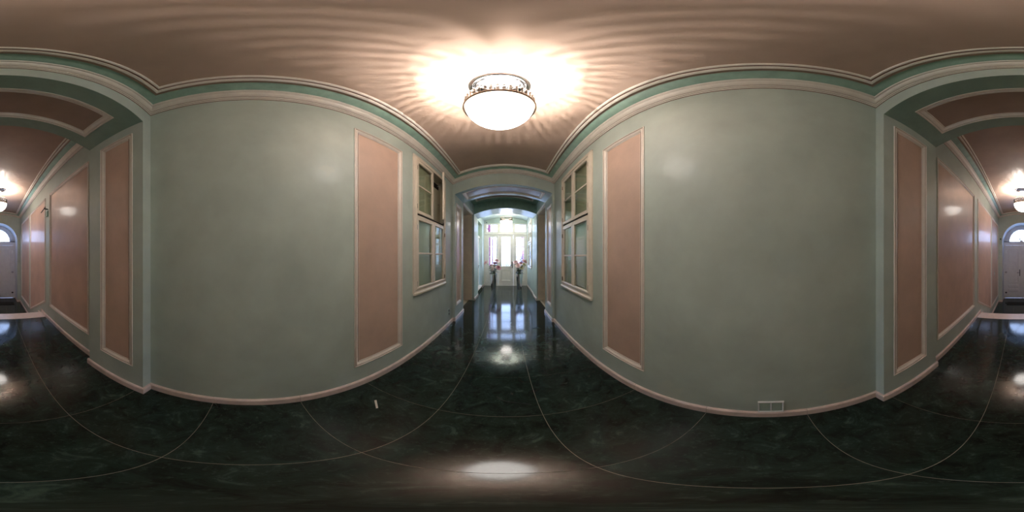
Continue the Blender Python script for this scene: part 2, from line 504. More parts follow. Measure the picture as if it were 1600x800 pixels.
def soffit(parent, A, srec, bounds, proud=False):
    """panel on the underside of an arch with its moulding, and the deeper painted border round it"""
    fn = lambda u, v, wv: (u, v, A(u) - wv)
    x0, x1, y0, y1 = srec
    d = 0.054
    f = quad_grid((x0 + d, y0 + d, x1 - d, y1 - d), fn, 0.004 if proud else -REC + 0.001, 28).build('soffit_panel', M['pink_soffit'], parent, 40)
    moulding(rect(*srec), PROUD_PROF if proud else PANEL_PROF, fn, 28).build('panel_moulding', M['cream'], f, 30)
    if bounds:
        X0, X1, Y0, Y1 = bounds
        mb = MB()
        for (a, b, c, e, k) in ((X0, X1, Y0, y0, 32), (X0, X1, y1, Y1, 32), (X0, x0, y0, y1, 5), (x1, X1, y0, y1, 5)):
            g = quad_grid((a, c, b, e), fn, 0.0015, k); mb.add(g.v, g.f)
        mb.build('soffit_border', M['mint_soffit'], parent, 40)

PF = ((YF + 0.10, YF2 - 0.20, 0.36, 2.73), (YF + 0.10, YF2 - 0.20, 0.34, 2.70))
SF = (PFL + 0.14, PFR - 0.14, YF + 0.12, YF2 - 0.13)
wf = arch_block('wall_front', -1.7, 1.6, PFL, PFR, YF, YF2, Afront, M['mint'], 'mint front end wall with a shallow arched passage towards the glazed door', [PF[0]], [PF[1]], SF)
soffit(wf, Afront, SF, (PFL, PFR, YF, YF2))
flat_panel(wf, rect(*PF[0]), on_x(PFL, 1)); flat_panel(wf, rect(*PF[1]), on_x(PFR, -1))
PR = ((-1.405, -0.955, 0.36, 2.83), (-1.42, -0.95, 0.32, 2.84))
SR = (PRL + 0.17, PRR - 0.17, YR2 + 0.17, YR - 0.18)
wb = arch_block('wall_rear', -1.6, 1.45, PRL, PRR, YR2, YR, Arear, M['mint'], 'mint rear end wall with an arched passage towards the stairs', [PR[0]], [PR[1]], SR)
soffit(wb, Arear, SR, (PRL, PRR, YR2, YR))
flat_panel(wb, rect(*PR[0]), on_x(PRL, 1)); flat_panel(wb, rect(*PR[1]), on_x(PRR, -1))

# ------------------------------------------------------------------ cornices and ceilings
LOWER = [(0, 0), (0.014, 0.001), (0.015, 0.009), (0.007, 0.011), (0.007, 0.014), (0.024, 0.016), (0.026, 0.025), (0.018, 0.027), (0.018, 0.030), (0.036, 0.033), (0.050, 0.041), (0.060, 0.052), (0.064, 0.058), (0.054, 0.060), (0.054, 0.063), (0.076, 0.065), (0.082, 0.071), (0.082, 0.079)]
GROOVES = [[(0.0005, -0.0008), (0.0065, -0.0005)], [(0.0085, 0.0128), (0.0150, 0.0138)], [(0.0195, 0.0290), (0.0270, 0.0304)], [(0.0555, 0.0619), (0.0625, 0.0624)], [(0.2165, 0.0925), (0.2325, 0.0945)]]
COVE = [(0.080, 0.076), (0.100, 0.080), (0.135, 0.094), (0.165, 0.106), (0.190, 0.116)]
UPPER = [(0.190, 0.118), (0.190, 0.085), (0.196, 0.074), (0.214, 0.074), (0.218, 0.094), (0.232, 0.096), (0.234, 0.080), (0.246, 0.082), (0.250, 0.092), (0.252, 0.125)]

def cornice(name, V, x0, x1, y0, y1, label):
    fn = lambda u, v, wv: (u, v, V(u) + wv)
    po = rect(x0, x1, y0, y1)
    a = moulding(po, LOWER, fn, 32).build(name, M['cream'], None, 35)
    struct(a, label, 'cornice')
    moulding(po, COVE, fn, 32).build('cove', M['mint_deep'], a, 40)
    moulding(po, UPPER, fn, 32).build('upper_moulding', M['cream'], a, 35)
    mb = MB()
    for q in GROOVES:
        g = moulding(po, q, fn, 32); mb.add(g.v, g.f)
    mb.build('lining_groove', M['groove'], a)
    return a

cornice('trim_1', Vmain, L0, R0, YR, YF, 'cream and mint cornice running round the main hall ceiling')
cornice('trim_2', Vrear, L1, R1, YE, YR2, 'cream and mint cornice above the pink panels of the rear hall')

def vault(V, x0, x1, y0, y1, h, label, material):
    cx0, cx1 = x0 + 0.02, x1 - 0.02
    n = 40
    xs = [cx0 + (cx1 - cx0) * i / n for i in range(n + 1)]
    ys_ = (y0, y1); vs = []
    for dz in (h, h + 0.12):
        for yy in ys_:
            vs += [(x, yy, V(x) + dz) for x in xs]
    m = n + 1; fs = []
    for i in range(n):
        fs += [(i, i + 1, m + i + 1, m + i), (2 * m + i, 3 * m + i, 3 * m + i + 1, 2 * m + i + 1)]
        fs += [(i, 2 * m + i, 2 * m + i + 1, i + 1), (m + i, m + i + 1, 3 * m + i + 1, 3 * m + i)]
    fs += [(0, m, 3 * m, 2 * m), (n, 2 * m + n, 3 * m + n, m + n)]
    o = MB().add(vs, fs).build('ceiling', material, None, 40)
    struct(o, label, 'ceiling')
    return o

vault(Vmain, L0, R0, YR, YF, 0.104, 'shallow vaulted brown-pink ceiling of the main hall', M['pink_ceiling'])
vault(Vrear, L1, R1, YE, YR2, 0.104, 'shallow vaulted brown-pink ceiling of the rear hall', M['pink_ceiling'])
Vbay = arc(3.22, 0.19, PFL, PFR)
cb = vault(Vbay, PFL, PFR, YF2, YB2, 0.0, 'dark mint vault between the two front arches', M['mint_deep'])
soffit(cb, Vbay, (PFL + 0.16, PFR - 0.16, YF2 + 0.25, YB2 - 0.22), None, True)
Vves = arc(3.15, 0.21, LV, RV)
vault(Vves, LV, RV, YB3, YV, 0.104, 'pale vaulted ceiling of the entrance vestibule', M['mint'])

# ------------------------------------------------------------------ front bay (door recesses on both sides)
BZ = 2.90
mb = MB().box(PFL, -1.7, YF2, YB2, BZ, TOP).box(-1.55, -1.7, YF2, YB2, 0, BZ)
o = mb.build('wall_bay_left', M['mint']); struct(o, 'mint wall above the left side doorway between the front arches', 'wall')
mb = MB().box(PFR, 1.6, YF2, YB2, BZ, TOP).box(1.40, 1.6, YF2, YB2, 0, BZ)
o = mb.build('wall_bay_right', M['mint']); struct(o, 'mint wall above the right side doorway between the front arches', 'wall')

def side_door(name, X, s, label):
    """door deep in a beige recess; s = direction into the room"""
    r = empty(name, (X, (YF2 + YB2) / 2, 0)); struct(r, label, 'door')
    yc = (YF2 + YB2) / 2; h = (YB2 - YF2) / 2
    f = lambda d, u, v: (s * d, u, v)          # d = depth towards the room
    # beige lining of the reveal, all the way round
    mb = MB()
    for q in (-1, 1):
        mb.box(0, 0.40, q * h, q * (h - 0.03), 0.03, BZ, lambda a, b, c: f(a, b, c))
    mb.box(0, 0.40, -h, h, BZ - 0.03, BZ, lambda a, b, c: f(a, b, c))
    mb.build('jamb', M['jamb'], r)
    MB().bbox(0.0, 0.29, -h, h, 0, 0.03, 0.004, lambda a, b, c: f(a, b, c)).build('threshold', M['stone'], r)
    # white architrave head in front
    po = [(-h - 0.02, BZ - 0.01), (h + 0.02, BZ - 0.01), (h + 0.02, BZ + 0.07), (-h - 0.02, BZ + 0.07)]
    MB().bbox(0.38, 0.44, -h - 0.01, h + 0.01, BZ - 0.005, BZ + 0.055, 0.008, lambda a, b, c: f(a, b, c)).build('architrave', M['cream'], r)
    # door leaf with transom
    lf = MB().box(0.02, 0.07, -h + 0.03, h - 0.03, 0.03, 2.2, lambda a, b, c: f(a, b, c)).build('leaf', M['dark_green'], r)
    for (z0, z1) in ((0.2, 0.95), (1.1, 2.05)):
        moulding(rect(-h + 0.15, h - 0.15, z0, z1), [(0, 0.07), (0.01, 0.085), (0.03, 0.08), (0.04, 0.071)], lambda u, v, wv: f(wv, u, v)).build('leaf_moulding', M['dark_green'], lf)
    MB().tube([f(0.07, -h + 0.12, 1.05), f(0.12, -h + 0.12, 1.05), f(0.12, -h + 0.24, 1.05)], 0.008).build('handle', M['chrome'], lf)
    MB().bbox(0.02, 0.13, -h + 0.03, h - 0.03, 2.2, 2.27, 0.006, lambda a, b, c: f(a, b, c)).build('transom_bar', M['cream'], r)
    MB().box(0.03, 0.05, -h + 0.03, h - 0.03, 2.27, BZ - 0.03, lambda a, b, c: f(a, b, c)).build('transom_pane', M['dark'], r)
    return r

side_door('door_3', -1.55, 1, 'dark side door in a beige recess on the left between the front arches')
side_door('door_4', 1.40, -1, 'dark side door in a beige recess on the right between the front arches')

wm = arch_block('wall_front_inner', -1.7, 1.6, -1.08, 0.965, YB2, YB3, Amid, M['mint'], 'mint inner arch wall in front of the bright entrance vestibule')
fn = lambda u, v, wv: (u, v, Amid(u) - wv)
n_ = 32
mb = MB(); xs = [-1.7 + 0.02 + (3.3 - 0.04) * i / n_ for i in range(n_ + 1)]
xs = [-1.08 + 2.045 * i / n_ for i in range(n_ + 1)]
mb.strip_solid([(x, Vbay(min(max(x, PFL), PFR)) + 0.05) for x in xs], [(x, Amid(x) + 0.001) for x in xs], YB2 - 0.003, YB2 + 0.01, lambda u, v, wv: (u, wv, v))
mb.build('arch_face', M['mint_deep'], wm)
quad_grid((-1.08, YB2, 0.965, YB3), fn, 0.0015, 32).build('soffit_border', M['mint_soffit'], wm, 40)

# ------------------------------------------------------------------ vestibule
VD = (6.16, 7.46)     # left doorway
mb = wall_boxes(MB(), LV, -1.7, YB3, YV, 0, TOP, [(VD[0], VD[1], 0, 2.96)])
o = mb.build('wall_vestibule_left', M['mint']); struct(o, 'pale mint left wall of the entrance vestibule with a doorway', 'wall')
VV = (6.48, 7.70, 1.05, 3.0)
mb = wall_boxes(MB(), RV, 1.6, YB3, YV, 0, TOP, [VV]).box(1.45, 1.6, VV[0], VV[1], VV[2], VV[3])
o = mb.build('wall_vestibule_right', M['mint']); struct(o, 'glossy pale mint right wall of the entrance vestibule', 'wall')

r = empty('door_5', (-1.35, 6.81, 0)); struct(r, 'cream panelled side door above a marble step in the vestibule', 'door')
lf = MB().box(0, 0.05, -0.62, 0.62, 0.14, 2.30).build('leaf', M['door_cream'], r)
for (z0, z1) in ((0.28, 0.95), (1.08, 2.15)):
    moulding(rect(-0.48, 0.48, z0, z1), [(0, 0.05), (0.01, 0.065), (0.03, 0.06), (0.04, 0.051)], lambda u, v, wv: (wv, u, v)).build('leaf_moulding', M['door_cream'], lf)
MB().bbox(0, 0.10, -0.65, 0.65, 2.30, 2.40, 0.008).build('transom_bar', M['door_cream'], r)
MB().box(0.0, 0.03, -0.65, 0.65, 2.40, 2.96).build('transom_panel', M['mint_deep'], r)
MB().tube([(0.05, 0.5, 1.06), (0.10, 0.5, 1.06), (0.10, 0.39, 1.06)], 0.009).build('handle', M['black'], lf)
MB().box(0.05, 0.056, 0.47, 0.53, 0.94, 1.18).build('handle_plate', M['black'], lf)
mb = MB().bbox(0.0, 0.215, -0.65, 0.65, 0.105, 0.14, 0.005)
mb.build('sill', M['step'], r)
MB().box(0.0, 0.195, -0.65, 0.65, 0, 0.105).build('riser', M['marble'], r)

# glazed entrance screen: frame, transom lights, sidelights, door leaf
ent = empty('door_2', (0, YV, 0)); struct(ent, 'cream glazed entrance door with sidelights and transom panes', 'door')
def pane_wall(mb, x0, x1, z0, z1, ya, yb, holes):
    xs = sorted({x0, x1, *[h[0] for h in holes], *[h[1] for h in holes]})
    zs = sorted({z0, z1, *[h[2] for h in holes], *[h[3] for h in holes]})
    for a, b in zip(xs, xs[1:]):
        for c, d in zip(zs, zs[1:]):
            mx, mz = (a + b) / 2, (c + d) / 2
            if any(h[0] < mx < h[1] and h[2] < mz < h[3] for h in holes): continue
            mb.box(a, b, ya, yb, c, d)
    return mb
DX = (-0.446, 0.308)
TL = [(-1.03, -0.475, 2.70, 3.10), (-0.35, 0.28, 2.70, 3.10), (0.385, 0.94, 2.70, 3.10)]
SL = [(-0.93, -0.515, 0.98, 2.46), (0.43, 0.85, 0.98, 2.46)]
DG = (-0.305, 0.178, 0.99, 2.46)
pane_wall(MB(), LV, RV, 0, 3.14, 0.0, 0.08, TL + SL + [(DX[0], DX[1], 0, 2.56)]).build('frame', M['door_cream'], ent)
MB().bbox(LV + 0.02, RV - 0.02, -0.035, 0.0, 2.56, 2.62, 0.01).build('transom_bar', M['door_cream'], ent)
for x in (DX[0] - 0.06, DX[1] + 0.0):
    MB().bbox(x, x + 0.06, -0.025, 0.0, 0, 2.56, 0.008).build('post', M['door_cream'], ent)
    MB().bbox(x + 0.01, x + 0.05, -0.025, 0.0, 2.62, 3.14, 0.008).build('post', M['door_cream'], ent)
def lights(parent, x0, x1, z0, z1, y, bars=(), fat=0.012):
    MB().box(x0, x1, y - 0.003, y + 0.003, z0, z1).build('pane', M['glass'], parent)
    moulding(rect(x0, x1, z0, z1), [(0, y - 0.02 - 0.0), (0.0, y - 0.03), (0.018, y - 0.022), (0.022, y - 0.003)], lambda u, v, wv: (u, wv, v)).build('glazing_bead', M['door_cream'], parent)
    for z in bars:
        MB().box(x0, x1, y - 0.02, y + 0.02, z - fat, z + fat).build('glazing_bar', M['door_cream'], parent)
for t in TL: lights(ent, *t, 0.04)
for t in SL: lights(ent, *t, 0.04, (1.455, 1.965))
for t in SL:
    moulding(rect(t[0] - 0.02, t[1] + 0.02, 0.22, 0.84), [(0, 0.0), (0.01, -0.012), (0.03, -0.006), (0.05, 0.0)], lambda u, v, wv: (u, wv, v)).build('panel_moulding', M['door_cream'], ent)
leaf = pane_wall(MB(), DX[0] + 0.004, DX[1] - 0.004, 0.006, 2.555, 0.012, 0.068, [DG]).build('leaf', M['door_cream'], ent)
lights(leaf, *DG, 0.04, (1.455, 1.968))
moulding(rect(-0.315, 0.185, 0.24, 0.84), [(0, 0.012), (0.008, -0.006), (0.03, 0.0), (0.045, 0.011), (0.05, 0.002), (0.09, 0.011)], lambda u, v, wv: (u, wv, v)).build('leaf_moulding', M['door_cream'], leaf)
MB().bbox(-0.33, 0.20, -0.012, 0.012, 0.935, 0.965, 0.006).build('weather_bar', M['door_cream'], leaf)
MB().tube([(0.25, 0.012, 1.05), (0.25, -0.05, 1.05), (0.14, -0.05, 1.05)], 0.010).build('handle', M['black'], leaf)
MB().bbox(0.232, 0.268, 0.004, 0.012, 0.90, 1.22, 0.003).build('handle_plate', M['black'], leaf)
mb = MB().box(-1.7, LV, YV, YV + 0.25, 0, TOP).box(RV, 1.6, YV, YV + 0.25, 0, TOP).box(LV, RV, YV, YV + 0.25, 3.14, TOP)
o = mb.build('wall_vestibule_front', M['mint']); struct(o, 'pale mint wall around the glazed entrance door', 'wall')
tag(MB().lathe([(0, 0.0), (0.022, 0.0), (0.026, -0.012), (0.015, -0.035), (0, -0.04)], 16).build('wall_sensor', M['black'], None, 40),
    'small black sensor at the top left above the glazed entrance door', 'sensor')
s_ = bpy.data.objects['wall_sensor']; s_.location = (-1.03, YV - 0.0, 3.19); s_.rotation_euler = (-pi / 2, 0, 0); s_.scale = (1, 1, 1)
s_.rotation_euler = (-pi / 2, 0, 0)

# ------------------------------------------------------------------ rear hall
RP = ((-3.40, -1.83, 0.36, 2.93), (-7.25, -5.58, -0.36, 2.96)); RQ = ((-3.46, -1.78, 0.35, 2.90), (-7.50, -5.78, -0.39, 2.94))
mb = wall_boxes(MB(), L1, L1 - 0.4, YE, YR2, -1.0, TOP, [], RP)
w1 = mb.build('wall_rear_left', M['mint']); struct(w1, 'glossy mint wall with pink panels left of the stairs when facing the rear door', 'wall')
w1['label'] = 'glossy mint wall with pink panels beside the stairs, carrying the small dark bracket'
mb = wall_boxes(MB(), R1, R1 + 0.4, YE, YR2, -1.0, TOP, [], RQ)
w2 = mb.build('wall_rear_right', M['mint']); struct(w2, 'glossy mint wall with pink panels beside the stairs, opposite the dark bracket', 'wall')
fL, fR = on_x(L1, 1), on_x(R1, -1)
# three panels a side; the middle one has a bottom edge that follows the stairs
flat_panel(w1, rect(-3.40, -1.83, 0.36, 2.93), fL)
flat_panel(w2, rect(-3.46, -1.78, 0.35, 2.90), fR)
flat_panel(w1, [(-5.37, -0.36), (-3.70, 0.37), (-3.70, 2.94), (-5.37, 2.94)], fL, True)
flat_panel(w2, [(-5.60, -0.40), (-3.74, 0.36), (-3.74, 2.92), (-5.60, 2.92)], fR, True)
flat_panel(w1, rect(-7.25, -5.58, -0.36, 2.96), fL)
flat_panel(w2, rect(-7.50, -5.78, -0.39, 2.94), fR)

# end wall with the deep arched reveal
AX, AR, AZ = -0.125, 0.925, 2.155
mb = MB().box(-1.6, AX - AR, YD - 0.25, YE, -1.0, TOP).box(AX + AR, 1.4, YD - 0.25, YE, -1.0, TOP)
n = 36
xs = [AX - AR * math.cos(pi * i / n) for i in range(n + 1)]
zc = [AZ + AR * math.sin(pi * i / n) for i in range(n + 1)]
mb.strip_solid([(x, TOP) for x in xs], list(zip(xs, zc)), YD - 0.25, YE, lambda u, v, wv: (u, wv, v))
o = mb.build('wall_rear_end', M['mint']); struct(o, 'mint end wall of the rear hall with a deep arched door opening', 'wall')

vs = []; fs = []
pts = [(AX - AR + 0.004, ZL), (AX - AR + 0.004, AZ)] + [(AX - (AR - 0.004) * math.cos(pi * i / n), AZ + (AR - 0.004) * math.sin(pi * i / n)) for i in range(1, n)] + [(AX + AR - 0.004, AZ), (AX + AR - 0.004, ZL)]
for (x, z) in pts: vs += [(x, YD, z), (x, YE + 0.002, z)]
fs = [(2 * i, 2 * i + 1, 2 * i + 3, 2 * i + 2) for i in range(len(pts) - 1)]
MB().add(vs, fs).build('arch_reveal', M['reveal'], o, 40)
rd = empty('door_1', (AX, YD, ZL)); struct(rd, 'grey-white arched double door with fanlight at the foot of the stairs', 'door')
HZ = 2.05 - ZL        # leaf height
# frame: two posts, transom rail, fanlight frame
fz = 2.25 - ZL; gr = 0.62
mb = MB().box(-AR, -0.80, -0.07, -0.02, 0, HZ).box(0.83, AR, -0.07, -0.02, 0, HZ)
mb.build('post', M['door_grey'], rd)
MB().bbox(-AR, AR, -0.07, 0.01, HZ, fz - 0.03, 0.006).build('transom_rail', M['door_grey'], rd)
inn = [(-gr * math.cos(pi * i / n), fz + gr * math.sin(pi * i / n)) for i in range(n + 1)]
out = [(-AR * math.cos(pi * i / n), AZ - ZL + AR * math.sin(pi * i / n)) for i in range(n + 1)]
mb = MB().strip_solid(out, inn, -0.07, -0.02, lambda u, v, wv: (u, wv, v))
mb.box(-AR, -gr, -0.07, -0.02, fz - 0.03, fz + 0.02); mb.box(gr, AR, -0.07, -0.02, fz - 0.03, fz + 0.02); mb.box(-gr, gr, -0.07, -0.02, fz - 0.03, fz)
ff = mb.build('fanlight_frame', M['door_grey'], rd)
MB().prism([(gr * math.cos(pi * i / n), fz + gr * math.sin(pi * i / n)) for i in range(n + 1)], -0.048, -0.042, lambda u, v, wv: (u, wv, v)).build('fanlight_pane', M['glass'], ff)
for a in (56, 124):
    c_, s2 = math.cos(math.radians(a)), math.sin(math.radians(a))
    MB().tube([(0.03 * c_, -0.045, fz), (gr * c_, -0.045, fz + gr * s2)], 0.014, 6).build('glazing_bar', M['black'], ff)
MB().prism([(0.07 * math.cos(pi * i / 12), fz + 0.07 * math.sin(pi * i / 12)) for i in range(13)], -0.06, -0.025, lambda u, v, wv: (u, wv, v)).build('hub', M['door_grey'], ff)
for (x0, x1, sg) in ((-0.80, 0.012, -1), (0.018, 0.83, 1)):
    lf = MB().bbox(x0, x1, -0.06, -0.01, 0.01, HZ - 0.004, 0.003).build('leaf', M['door_grey'], rd)
    moulding(rect(x0 + 0.14, x1 - 0.14, 0.86, HZ - 0.16), [(0, -0.01), (0.008, 0.008), (0.026, 0.002), (0.04, -0.009), (0.05, -0.009)], lambda u, v, wv: (u, wv, v)).build('leaf_moulding', M['door_grey'], lf)
    for k in range(3):
        z0 = 0.12 + 0.23 * k
        MB().bbox(x0 + 0.14, x1 - 0.14, -0.012, 0.012, z0, z0 + 0.15, 0.012).build('raised_board', M['door_grey'], lf)
    ex = x0 + 0.03 if sg < 0 else x1 - 0.03
    MB().bbox(ex - 0.045, ex + 0.045, -0.012, 0.03, 0.26, 0.33, 0.005).build('hinge', M['black'], lf)
    MB().bbox(ex - 0.05, ex + 0.05, -0.012, 0.03, 1.34, 1.42, 0.005).build('latch', M['chrome'], lf)
    MB().bbox(ex - 0.03, ex + 0.03, -0.012, 0.03, 2.36, 2.52, 0.005).build('contact_sensor', M['white'], lf)
    if sg > 0:
        MB().bbox(x0 + 0.06, x0 + 0.10, -0.012, 0.0, 1.18, 1.52, 0.003).build('handle_plate', M['black'], lf)
        MB().tube([(x0 + 0.08, 0.0, 1.36), (x0 + 0.08, 0.05, 1.36), (x0 + 0.22, 0.05, 1.36)], 0.011).build('handle', M['black'], lf)
    else:
        MB().bbox(x1 - 0.012, x1 + 0.03, -0.012, 0.012, 0.02, HZ - 0.01, 0.006).build('meeting_bead', M['door_grey'], lf)

# ------------------------------------------------------------------ baseboards
BH, BT = 0.085, 0.022
def base_run(parent, p, q, nrm, z=0.0, joints=None, h=BH):
    """marble skirting pieces from p to q (xy), standing out along nrm"""
    p = Vector(p); q = Vector(q); nv = Vector(nrm); d = q - p; ln = d.length; t = d / ln
    cuts = [0] + sorted(joints or []) + [ln]
    for a, b in zip(cuts, cuts[1:]):
        if b - a < 0.02: continue
        g = 0.0012
        prof = [(0, 0), (BT, 0), (BT, h - 0.014), (BT - 0.010, h - 0.002), (0, h)]
        def fn(u, v, wv):
            c = p + t * wv + nv * u
            return (c.x, c.y, z + v)
        MB().prism(prof, a + g, b - g, fn).build('skirting_piece', M['base'], parent)

def js(y0, y1):   # joints in line with the floor tiles
    return [y - y0 for y in YJ if y0 + 0.08 < y < y1 - 0.08]

e = empty('baseboard_left', (0, 0, 0)); struct(e, 'pale pink marble skirting along the left wall of the main hall', 'baseboard')
base_run(e, (L0, YR), (L0, YF), (1, 0), joints=js(YR, YF))
e = empty('baseboard_right', (0, 0, 0)); struct(e, 'pale pink marble skirting along the right wall of the main hall', 'baseboard')
base_run(e, (R0, YR), (R0, YF), (-1, 0), joints=js(YR, YF))
e = empty('baseboard_front', (0, 0, 0)); struct(e, 'pale marble skirting round the piers of the front arches', 'baseboard')
base_run(e, (L0 + BT, YF), (PFL + BT, YF), (0, -1)); base_run(e, (PFR - BT, YF), (R0 - BT, YF), (0, -1))
base_run(e, (PFL, YF), (PFL, YF2), (1, 0)); base_run(e, (PFR, YF), (PFR, YF2), (-1, 0))
base_run(e, (-1.08, YB2), (-1.08, YB3), (1, 0)); base_run(e, (0.965, YB2), (0.965, YB3), (-1, 0))
base_run(e, (LV, YB3), (LV, VD[0]), (1, 0)); base_run(e, (LV, VD[1]), (LV, YV), (1, 0)); base_run(e, (RV, YB3), (RV, YV), (-1, 0), joints=js(YB3, YV))
e = empty('baseboard_rear', (0, 0, 0)); struct(e, 'pale pink marble skirting round the rear passage and stepping down the stairs', 'baseboard')
base_run(e, (L0 + BT, YR), (PRL + BT, YR), (0, 1)); base_run(e, (PRR - BT, YR), (R0 - BT, YR), (0, 1))
base_run(e, (PRL, YR2 - BT), (PRL, YR + BT), (1, 0)); base_run(e, (PRR, YR2 - BT), (PRR, YR + BT), (-1, 0))
for X, s in ((L1, 1), (R1, -1)):
    base_run(e, (X, -3.95), (X, YR2), (s, 0), joints=js(-3.95, YR2))
    for k in range(1, NST):
        base_run(e, (X, edges[k + 1] + 0.0), (X, edges[k] - 0.02), (s, 0), z=-RISE * k)
        MB().box(X, X + s * BT, edges[k] - 0.02, edges[k] + 0.07, -RISE * k + BH, -RISE * (k - 1) + BH).build('skirting_piece', M['base'], e)
    MB().box(X, X + s * BT, edges[NST] - 0.02, edges[NST] + 0.07, ZL, ZL + RISE + BH).build('skirting_piece', M['base'], e)
    base_run(e, (X, YE), (X, edges[NST] - 0.02), (s, 0), z=ZL)
base_run(e, (L1 + BT, YE), (AX - AR, YE), (0, 1), z=ZL); base_run(e, (AX + AR, YE), (R1 - BT, YE), (0, 1), z=ZL)
base_run(e, (AX - AR, YD), (AX - AR, YE), (1, 0), z=ZL); base_run(e, (AX + AR, YD), (AX + AR, YE), (-1, 0), z=ZL)

# ------------------------------------------------------------------ glazed cupboard windows
def vitrine(name, X, s, y0, z0, label, open_sash=False, mirror_hinge=False):
    """frame with two upper and two lower sashes of two panes; origin at lower near corner on the wall plane"""
    r = empty(name, (X, y0, z0)); struct(r, label, 'window')
    W, H = 1.13, 2.07
    f = lambda d, u, v: (s * d, u, v)
    # outer architrave
    po = rect(0, W, 0, H)
    moulding(po, [(0, 0.0), (0.0, 0.018), (0.012, 0.024), (0.03, 0.02), (0.05, 0.03), (0.07, 0.034), (0.078, 0.03), (0.078, -0.02)],
             lambda u, v, wv: f(wv, u, v)).build('architrave', M['cream_wood'], r)
    MB().bbox(0.0, 0.036, 0.0, W, -0.03, 0.012, 0.010, f).build('sill', M['cream_wood'], r)
    zr = 1.085                                              # meeting rail between the two rows
    mb = MB().box(-0.02, 0.014, 0.078, W - 0.078, zr - 0.018, zr - 0.004, f)
    mb.build('mid_rail', M['cream_wood'], r)
    MB().box(-0.03, 0.004, 0.08, W - 0.08, zr - 0.003, zr + 0.021, f).build('gap_shade_strip', M['dark'], r)  # dark strip standing in for the shaded gap between the sash rows
    # lining and boards inside the cupboard
    mb = MB().box(-0.16, -0.15, 0.07, W - 0.07, 0.04, H - 0.06, f)
    # pale lining boards close behind the glass of the shut sashes
    ym = W / 2 + 0.03
    mb.box(-0.055, -0.045, 0.079, ym if open_sash else W - 0.079, 1.10, H - 0.07, f).box(-0.055, -0.045, 0.079, W - 0.079, 0.05, 1.06, f)
    mb.box(-0.16, 0, 0.069, 0.079, 0.04, H - 0.06, f).box(-0.16, 0, W - 0.079, W - 0.069, 0.04, H - 0.06, f)
    mb.box(-0.16, 0, 0.07, W - 0.07, 0.04, 0.05, f).box(-0.16, 0, 0.07, W - 0.07, H - 0.07, H - 0.06, f)
    mb.build('lining', M['board_green'], r)
    ym = W / 2 + 0.03
    ya, yb = 0.08, W - 0.08
    T, ST = 0.034, 0.052
    for (v0, v1, row) in ((0.03, zr - 0.022, 0), (zr + 0.020, H - 0.072, 1)):
        for (u0, u1, c) in ((ya, ym - 0.002, 0), (ym + 0.002, yb, 1)):
            w_, h_ = u1 - u0, v1 - v0
            op = open_sash and row == 1 and c == 1
            # the sash pivots about its outer stile
            sa = empty('sash', f(0, u1 if c else u0, v0)); sa.parent = r
            o0 = -w_ if c else 0.0
            g = lambda d, u, v: (s * d, u, v)
            mid = h_ * 0.5
            mb = MB()
            mb.bbox(-0.012, T - 0.012, o0, o0 + ST, 0, h_, 0.005, g).bbox(-0.012, T - 0.012, o0 + w_ - ST, o0 + w_, 0, h_, 0.005, g)
            mb.bbox(-0.012, T - 0.012, o0 + ST - 0.006, o0 + w_ - ST + 0.006, 0, ST, 0.005, g).bbox(-0.012, T - 0.012, o0 + ST - 0.006, o0 + w_ - ST + 0.006, h_ - ST, h_, 0.005, g)
            mb.bbox(-0.006, T - 0.018, o0 + ST - 0.006, o0 + w_ - ST + 0.006, mid - 0.013, mid + 0.013, 0.004, g)
            mb.build('sash_frame', M['cream_wood'], sa)
            for (a, b) in ((ST, mid - 0.013), (mid + 0.013, h_ - ST)):
                MB().box(0.002, 0.006, o0 + ST - 0.004, o0 + w_ - ST + 0.004, a - 0.004, b + 0.004, g).build('pane', M['glass_in'], sa)
            for hz in (0.10, h_ - 0.16):
                hy = o0 + w_ + 0.004 if c else o0 - 0.004
                MB().tube([g(T - 0.008, hy, hz - 0.035), g(T - 0.008, hy, hz + 0.035)], 0.008, 8).build('hinge', M['bronze'], sa)
            if op:
                sa.rotation_euler = (0, 0, math.radians(22.0 * s))
                # board behind the open sash; dark block stands for the shaded gap above
                MB().box(-0.090, -0.07, u0 + 0.01, u1, v0 + 0.005, v1 - 0.20, f).build('board', M['board'], r)
                MB().box(-0.148, -0.10, u0 + 0.01, u1, v1 - 0.17, v1 - 0.06, f).build('gap_shade_block', M['dark'], r)
                MB().tube([f(-0.07, u1 - 0.10, v0 + 0.38), f(-0.04, u1 - 0.10, v0 + 0.38)], 0.012, 10).build('knob', M['chrome'], r)
                MB().tube([f(-0.10, u1 - 0.05, v1 - 0.1), f(-0.05, u1 - 0.05, v1 - 0.1), f(-0.05, u1 - 0.05, v1 - 0.16)], 0.007, 8).build('catch', M['white'], r)
                MB().tube([f(0.01, u1 - 0.03, v0 - 0.005), f(0.06, u1 - 0.14, v0 - 0.005)], 0.007, 8).build('stay', M['black'], r)
    return r

vitrine('window_1', L0, 1, 1.79, 0.99, 'cream glazed cupboard window on the left wall with one upper sash ajar', True)
vitrine('window_2', R0, -1, 1.735, 0.96, 'cream glazed cupboard window on the right wall with all four sashes shut')
vitrine('window_3', RV, -1, 6.52, 1.0, 'cream glazed cupboard window on the vestibule right wall near the entrance')

